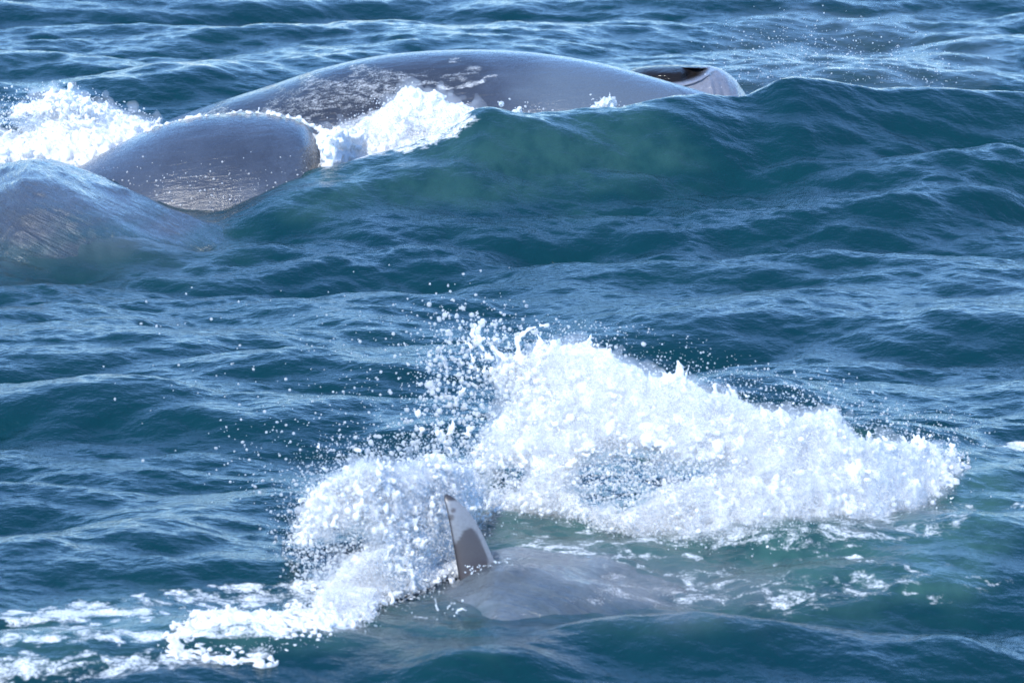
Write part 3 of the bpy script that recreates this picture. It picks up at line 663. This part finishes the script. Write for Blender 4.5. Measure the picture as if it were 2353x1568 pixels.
def build_big_splash():
    rngj = np.random.default_rng(313)
    g = np.random.default_rng(21)
    L = []
    u, v, d = fA.sample(9000, 1.1, .12, seed=1); Y = depthA(u, v, g, .06); x, y, z = at_Y(u, v, Y)
    r = .007+.015*d*g.random(len(u)); L.append(balls(np.stack([x, y, z], -1), r, ICO1, .4, 2))
    k = d > .75; kk = np.where(k)[0][:1300]
    L.append(balls(np.stack([x[kk], y[kk]+.05, z[kk]], -1), np.full(len(kk), .046), ICO1, .3, 3))
    edge = fA.D*(1-fA.D)*4
    u, v, d = fA.sample(5200, 1., .1, edge, seed=4); Y = depthA(u, v, g, .13); x, y, z = at_Y(u, v, Y)
    L.append(balls(np.stack([x, y, z], -1), .005+.009*g.random(len(u))**1.5, ICO1, .4, 5))
    jets = [([(1562,875),(1560,850),(1558,828)], .017, .010), ([(1205,835),(1190,800),(1185,775),(1215,755),(1255,745)], .016, .007), ([(1180,850),(1150,815),(1130,800)], .014, .008),
            ([(1130,830),(1100,790),(1098,760),(1108,738)], .012, .014), ([(1245,815),(1245,790)], .018, .012), ([(1420,840),(1445,850),(1470,855)], .014, .012),
            ([(1700,935),(1685,905),(1672,885)], .014, .006), ([(1645,905),(1640,885)], .012, .008), ([(1890,960),(1915,948)], .022, .016), ([(1150,860),(1165,835),(1158,815)], .016, .01),
            ([(1330,800),(1350,788)], .018, .012), ([(1285,805),(1270,780)], .012, .006), ([(1080,1000),(1040,990),(1010,1015)], .010, .006), ([(1000,985),(1015,1010),(1030,1020)], .010, .012),
            ([(1640,1120),(1660,1090),(1680,1070)], .012, .008), ([(2120,1025),(2110,1005)], .014, .006)]
    for i, (p, a, b) in enumerate(jets):
        c = chain(p, 25.3, a, b, 22, 60+i, 1.5); L.append(balls(c[0], c[1], ICO1, .3, 60+i))
    # many small fingers thrown up and left off the rim
    rim = np.array(massA[3:27], float); seg = g.integers(0, len(rim)-1, 90); f = g.random(90)
    for i in range(90):
        a = rim[seg[i]]*(1-f[i])+rim[seg[i]+1]*f[i]; ln = 14+46*g.random()**2.2; an = R(-95+g.normal(0, 24)-12)
        p = [a+(0, 8), a+np.array([math.cos(an), math.sin(an)])*ln*.5, a+np.array([math.cos(an)-.2, math.sin(an)])*ln]
        c = chain(p, float(depthA(np.array([a[0]]), np.array([a[1]]), g, .08)[0]), .011, .003, 16, 200+i, 1.2); L.append(balls(c[0], c[1], ICO1, .3, 200+i))
    # torn threads and beads of water on the thrown side
    for i in range(130):
        a = np.array([rngj.uniform(960, 1290), rngj.uniform(770, 1080)]) if i < 85 else np.array([rngj.uniform(700, 1060), rngj.uniform(1030, 1200)])
        if i < 85 and a[0]+.5*(a[1]-780) < 1040: a[0] += 90
        ln = 8+34*rngj.random()**1.6; an = rngj.normal(-1.9, .6); k = rngj.normal(0, .5)
        p = [a, a+ln*.5*np.array([math.cos(an), math.sin(an)]), a+ln*.5*np.array([math.cos(an), math.sin(an)])+ln*.5*np.array([math.cos(an+k), math.sin(an+k)])]
        dep = depthA if i < 85 else depthB
        c = chain(p, float(dep(np.array([a[0]]), np.array([a[1]]), g, .1)[0]), .005+.008*rngj.random(), .004, 14, 800+i, 1.6); L.append(balls(c[0], c[1], ICO1, .4, 800+i))
    V, F = cat_meshes(L)
    me = remeshed('big_splash', V, F, .0075, foam_white, 3); displace_mesh(me, .009, 30.)
    link('splash', me, kind='stuff', label='tall white burst of thrown water to the right of the raised fin', cat='splash')
    # left lobe
    L = []
    u, v, d = fB.sample(4200, 1., .05, seed=31); Y = depthB(u, v, g, .06); x, y, z = at_Y(u, v, Y)
    L.append(balls(np.stack([x, y, z], -1), .007+.016*d*g.random(len(u)), ICO1, .4, 2))
    edge = fB.D*(1-fB.D)*4
    u, v, d = fB.sample(2600, 1., .1, edge, seed=34); Y = depthB(u, v, g, .10); x, y, z = at_Y(u, v, Y)
    L.append(balls(np.stack([x, y, z], -1), .005+.011*g.random(len(u))**1.5, ICO1, .4, 5))
    u, v, d = fC.sample(4200, 1., .05, seed=41); x, y, z = at_z(u, v, .0); z = sea_h(x, y, False); x, y, _ = at_z(u, v, z); z = sea_h(x, y, False)+.000+.028*g.random(len(u))**2
    L.append(balls(np.stack([x, y, z], -1), .005+.008*g.random(len(u)), ICO1, .4, 2))
    V, F = cat_meshes(L)
    me = remeshed('low_splash', V, F, .0085, foam_white, 1); displace_mesh(me, .010, 16.)
    link('splash', me, kind='stuff', label='lower white splash left of the fin trailing into foam', cat='splash')
build_big_splash()
mist('burst_mist', fA, depthA, 2600, .080, 5., 'soft white mist hanging round the tall burst', 71)
mist('low_mist', fB, depthB, 1300, .065, 5., 'soft white mist over the lower splash', 72)

def build_spray():
    g = np.random.default_rng(77)
    P = []; Rs = []
    def add(F, n, dep, lo, hi, pw=1., wide=0, seed=0, sp=.15, ex=3., D=None):
        Dw = D if D is not None else (blur(F.D, wide) if wide else F.D)
        u, v, d = F.sample(n, pw, .004, Dw, seed); Y = dep(u, v, g, sp); x, y, z = at_Y(u, v, Y)
        r = lo+(hi-lo)*g.random(n)**ex
        P.append(np.stack([x, y, z], -1)); Rs.append(r)
    front = lambda dep, o: (lambda u, v, g, s: dep(u, v, g, 0.)-o+g.normal(size=len(u))*s)
    add(fA, 60000, front(depthA, .06), .0012, .0052, 1., 2, 1, .05, 2.5)
    add(fA, 22000, depthA, .0014, .0055, .6, 9, 2, .28)
    add(fB, 28000, front(depthB, .05), .0012, .0050, 1., 2, 3, .05, 2.5)
    add(fB, 14000, depthB, .0014, .005, .6, 8, 4, .2)
    add(fC, 9000, lambda u, v, g, s: at_z(u, v, .04)[1]+g.normal(size=len(u))*.05, .0013, .0042, 1., 2, 14)
    # droplets over the green hollow in the burst
    fH = Field([(hole1, 1.), (hole2, .9), ([(1300,1150),(1600,1100),(1600,1250),(1300,1230)], .7)], [], 10.)
    add(fH, 4200, lambda u, v, g, s: depthA(u, v, g, s)-.1, .0018, .0085, 1., 2, 5, .1)
    # fan of drops on the left of the burst
    fan = Field([([(1000,720),(1160,730),(1300,800),(1180,1000),(1100,1060),(980,1050),(940,880)], 1.), ([(640,1300),(680,1180),(820,1040),(1000,960),(1060,1050),(880,1100),(880,1230),(720,1330)], .8)], [], 26.)
    add(fan, 3200, depthA, .0022, .0150, 1.2, 2, 6, .2, 4.5)
    # loose drops carried farther left and up
    far = Field([([(860,700),(1100,700),(1300,760),(1100,1000),(900,1050),(700,1150),(560,1200),(520,1000),(760,900)], 1.)], [], 50.)
    add(far, 650, depthA, .0025, .0095, 1., 3, 7, .25, 4.)
    wide = Field([([(350,650),(1200,640),(1400,760),(900,1150),(560,1330),(330,1260),(300,900)], 1.)], [], 60.)
    add(wide, 170, lambda u, v, g, s: 25.5+g.normal(size=len(u))*.5, .003, .0085, 1., 3, 8)
    arc = Field([([(640,1320),(655,1250),(700,1200),(860,1200),(890,1250),(800,1310),(720,1350)], 1.)], [], 34.)
    add(arc, 2000, depthB, .0016, .0085, 1., 2, 15, .15, 3.)
    # drops off the right rim
    rr = Field([([(1480,880),(1700,860),(1900,900),(2120,980),(2320,1080),(2300,1230),(2100,1280),(1900,1270),(2200,1100),(1900,980)], 1.)], [], 22.)
    add(rr, 1100, depthA, .002, .0075, 1., 2, 9, .15, 3.)
    tl = Field([([(1800,880),(1880,880),(1870,920),(1810,920)], 1.)], [], 8.); add(tl, 26, depthA, .003, .007, 1., 1, 10)
    for (u, v, r) in ((1009,733,.013),(988,883,.019),(1107,742,.016),(605,1143,.012),(604,1160,.013),(516,1241,.014),(343,1203,.008),(1478,790,.013),(1415,797,.010),(1437,817,.010),(1257,747,.012),(1098,762,.016),(1010,973,.013),(1013,1010,.017),(975,952,.009),(1340,790,.008),(1010,880,.009),(532,836,.006),(1278,733,.008),(1150,735,.008)):
        x, y, z = at_Y(u, v, 25.2); P.append(np.array([[x, y, z]])); Rs.append(np.array([r]))
    P = np.concatenate(P); Rr = np.concatenate(Rs)
    ok = P[:, 2] > sea_h(P[:, 0], P[:, 1], False)-.005; P = P[ok]; Rr = Rr[ok]
    droplets('near_spray', P, Rr, drop_mat, 'fine drops flung up and left around the white burst')
build_spray()

def build_far_foam():
    g = np.random.default_rng(99)
    f1 = Field([([(-120,330),(0,330),(50,320),(110,285),(170,280),(250,262),(300,275),(370,285),(330,330),(260,372),(160,388),(60,376),(-120,400)], 1.), ([(20,245),(90,232),(150,214),(210,228),(250,260),(180,275),(100,262)], .6)], [([(20,270),(100,285),(90,315),(0,310)], .7)], 7.)
    u, v, d = f1.sample(4200, 1., .05, seed=1); Y = 37.6-.6*sstep(230, 390, v)+g.normal(size=len(u))*.12; x, y, z = at_Y(u, v, Y)
    A = balls(np.stack([x, y, z], -1), .012+.038*d*g.random(len(u)), ICO1, .4, 3)
    edge = f1.D*(1-f1.D)*4
    u, v, d = f1.sample(1800, 1., .1, edge, seed=2); x, y, z = at_Y(u, v, 37.3+g.normal(size=len(u))*.15)
    B = balls(np.stack([x, y, z], -1), .007+.014*g.random(len(u)), ICO1, .4, 4)
    L = [A, B]
    for i, p in enumerate([[(160,225),(160,208),(162,196)], [(240,262),(248,240),(243,232)], [(330,290),(360,280)], [(0,330),(15,305),(25,300)]]):
        c = chain(p, 37.3, .02, .008, 14, 300+i, 1.); L.append(balls(*c, ICO1, .3, 5))
    V, F = cat_meshes(L); me = remeshed('left_splash', V, F, .014, foam_white, 1); displace_mesh(me, .016, 10.)
    link('splash', me, kind='stuff', label='white churned foam at the left behind the whale flank', cat='splash')
    # foam piled against the back
    f2 = Field([([(728,310),(800,300),(850,282),(890,262),(925,222),(955,213),(1000,224),(1060,240),(1118,264),(1100,290),(1040,325),(960,345),(860,362),(790,386),(738,400),(745,350)], 1.)],
               [([(905,290),(990,280),(1010,310),(930,330)], .75), ([(760,335),(830,325),(850,350),(780,370)], .6)], 6.)
    u, v, d = f2.sample(3400, 1., .05, seed=5); Y = 36.55+.55*(1-sstep(215, 390, v))+g.normal(size=len(u))*.08; Y = Y-(Y-35.7-.12*g.normal(size=len(u)))*(1-sstep(750, 850, u)); x, y, z = at_Y(u, v, Y)
    A = balls(np.stack([x, y, z], -1), .010+.030*d*g.random(len(u)), ICO1, .4, 3)
    L = [A]
    # thin line of foam over the nearer hump
    for i, (p, a) in enumerate([([(330,302),(400,280),(470,266),(550,259),(620,260)], .016), ([(620,260),(690,275),(740,300),(800,315),(840,305)], .018), ([(700,300),(735,330),(742,380)], .02)]):
        c = chain(p, 36.12, a*.45, a*.45, 230, 330+i, 4.2); L.append(balls(*c, ICO1, .4, 6+i))
    for i, (p, a) in enumerate([([(1010,202),(1060,199),(1105,192),(1135,178)], .010)]):
        pass
    V, F = cat_meshes(L); me = remeshed('back_foam', V, F, .013, foam_white, 1); displace_mesh(me, .022, 20.)
    link('splash', me, kind='stuff', label='white foam heaped between the whale back and the swell', cat='splash')
    mist('left_mist', f1, lambda u, v, g, s: 37.5-.5*sstep(230, 390, v)+g.normal(size=len(u))*.06, 900, .10, 3., 'thin mist over the churned foam at the left', 81)
    mist('back_mist', f2, lambda u, v, g, s: 36.5+.5*(1-sstep(215, 390, v))+g.normal(size=len(u))*.04, 700, .075, 3., 'thin mist over the foam against the whale back', 82)
    fl = Field([([(-80,470),(120,470),(330,520),(520,560),(420,620),(150,650),(-80,650)], 1.)], [], 20.)
    mist('flank_mist', fl, lambda u, v, g, s: 33.2+g.normal(size=len(u))*.25, 420, .34, .045, 'faint haze of spray drifting over the left flank', 83, .06)
    fb = Field([([(1650,110),(1850,60),(2100,90),(2300,150),(2200,210),(1900,190),(1700,210)], 1.)], [], 26.)
    mist('blow_mist', fb, lambda u, v, g, s: 39.6+g.normal(size=len(u))*.3, 420, .36, .045, 'faint haze of breath beyond the blowhole', 84, .06)
    # two small crowns of water in front of the head end of the back
    def crown(pts, seed, label, arcs):
        L = []
        f = Field([(pts, 1.)], [], 4., 3.)
        u, v, d = f.sample(260, 1., .05, seed=seed); x, y, z = at_Y(u, v, 36.9+g.normal(size=len(u))*.05)
        L.append(balls(np.stack([x, y, z], -1), .006+.014*g.random(len(u)), ICO1, .4, seed))
        for i, (p, a, b) in enumerate(arcs):
            c = chain(p, 36.8, a, b, 20, seed+i, .6); L.append(balls(*c, ICO1, .3, seed+i))
        V, F = cat_meshes(L); me = remeshed('crown', V, F, .009, foam_thin, 1)
        link('splash', me, kind='stuff', label=label, cat='splash')
    crown([(1362,262),(1368,240),(1385,226),(1400,218),(1408,235),(1425,250),(1440,262)], 501, 'small upright splash in front of the smooth pale end of the back', [([(1395,240),(1402,222),(1400,214)], .010, .006), ([(1372,250),(1366,236)], .008, .005), ([(1425,255),(1445,250)], .007, .004)])
    crown([(1170,268),(1190,258),(1200,266),(1180,274)], 511, 'thin looping splash in front of the middle of the back', [([(1172,262),(1190,252),(1215,247),(1238,255),(1243,270)], .006, .005), ([(1205,272),(1215,258),(1228,262),(1232,274)], .006, .004), ([(1150,240),(1152,238)], .010, .010), ([(1150,258),(1160,266)], .009, .007)])
    # small glassy crown by the near water
    L = []
    for i, (p, a, b) in enumerate([([(1040,1440),(1045,1405),(1070,1395),(1080,1420),(1075,1445)], .008, .006), ([(1010,1430),(1005,1400),(1000,1375)], .009, .004), ([(1025,1440),(1020,1410),(1035,1385)], .007, .004), ([(1050,1440),(1060,1425),(1070,1440)], .007, .006), ([(965,1440),(985,1430),(990,1440)], .007, .006)]):
        c = chain(p, 23.0, a, b, 26, 600+i, 1.4); L.append(balls(*c, ICO1, .3, 600+i))
    u = 1035+22*g.normal(size=110); v = 1425+16*g.normal(size=110); x, y, z = at_Y(u, v, 23.+.05*g.normal(size=110))
    L.append(balls(np.stack([x, y, z], -1), .003+.006*g.random(110), ICO1, .3, 8))
    V, F = cat_meshes(L); me = remeshed('near_crown', V, F, .005, foam_thin, 1)
    link('splash', me, kind='stuff', label='small clear crown of water in the foreground below the fin', cat='splash')
    # distant spray: misty drops right of the blowhole, white beads added as sun sparkle on the hump, drops round the left foam
    P = []; Rr = []
    def ad(poly, n, Y, lo, hi, soft=20, seed=0, sp=.3):
        f = Field([(poly, 1.)], [], soft); u, v, d = f.sample(n, 1., .01, seed=seed); x, y, z = at_Y(u, v, Y+g.normal(size=n)*sp)
        P.append(np.stack([x, y, z], -1)); Rr.append(lo+(hi-lo)*g.random(n)**3)
    ad([(1650,90),(1900,60),(2100,120),(2250,200),(2000,190),(1800,180),(1700,220)], 800, 38.6, .0022, .0062, 34, 1)
    ad([(-60,240),(160,190),(330,260),(380,290),(280,380),(-60,400)], 2600, 37.2, .003, .009, 12, 2)
    ad([(720,300),(930,210),(1130,262),(980,360),(740,400)], 1500, 36.6, .003, .008, 10, 3, .12)
    ad([(1140,225),(1260,235),(1260,275),(1140,272)], 34, 36.8, .004, .010, 6, 4, .1)
    ad([(1355,225),(1450,230),(1455,262),(1355,265)], 40, 36.8, .003, .008, 6, 5, .1)
    n = 330; u = g.uniform(230, 720, n); v = 455-(u-230)*.05+26*g.normal(size=n)-60*g.random(n)**3; k = (v < 500) & (v > 340); u = u[k]; v = v[k]
    q = np.linspace(34.6, 36.4, 60); best = np.full(len(u), 36.0)
    for (yy) in q[::-1]:
        x, y, z = at_Y(u, v, yy); zt = np.interp(x, HUMP[0], HUMP[1]); ryy = np.interp(x, HUMP[0], HUMP[2]); rz = ryy/1.15*.9
        ins = ((yy-36.1)/ryy)**2+((z-zt+rz)/rz)**2 < 1; best = np.where(ins, yy, best)
    x, y, z = at_Y(u, v, best-.01); P.append(np.stack([x, y, z], -1)); Rr.append(.003+.006*g.random(len(u))**3)
    P = np.concatenate(P); Rr = np.concatenate(Rr)
    droplets('far_spray', P, Rr, drop_mat, 'scattered drops in the air round the far whale, added sparkle beads on its hump')
    # wet sparkle: beads of water sitting on skin and foam edge
    P = []; Rr = []
    ub = [(1090,1368),(1130,1362),(1180,1350),(1222,1325),(1120,1430),(1010,1460),(1180,1430),(1150,1290),(1110,1300),(1090,1310)]
    for (a, b) in ub:
        n = 16; u = a+16*g.normal(size=n); v = b+5*g.normal(size=n); x, y, z = at_Y(u, v, 23.35+.03*g.normal(size=n))
        z = z; P.append(np.stack([x, y, z], -1)); Rr.append(.0022+.003*g.random(n)**2)
    droplets('beads', np.concatenate(P), np.concatenate(Rr), drop_glass, 'bright beads of water round the base of the raised fin')
build_far_foam()
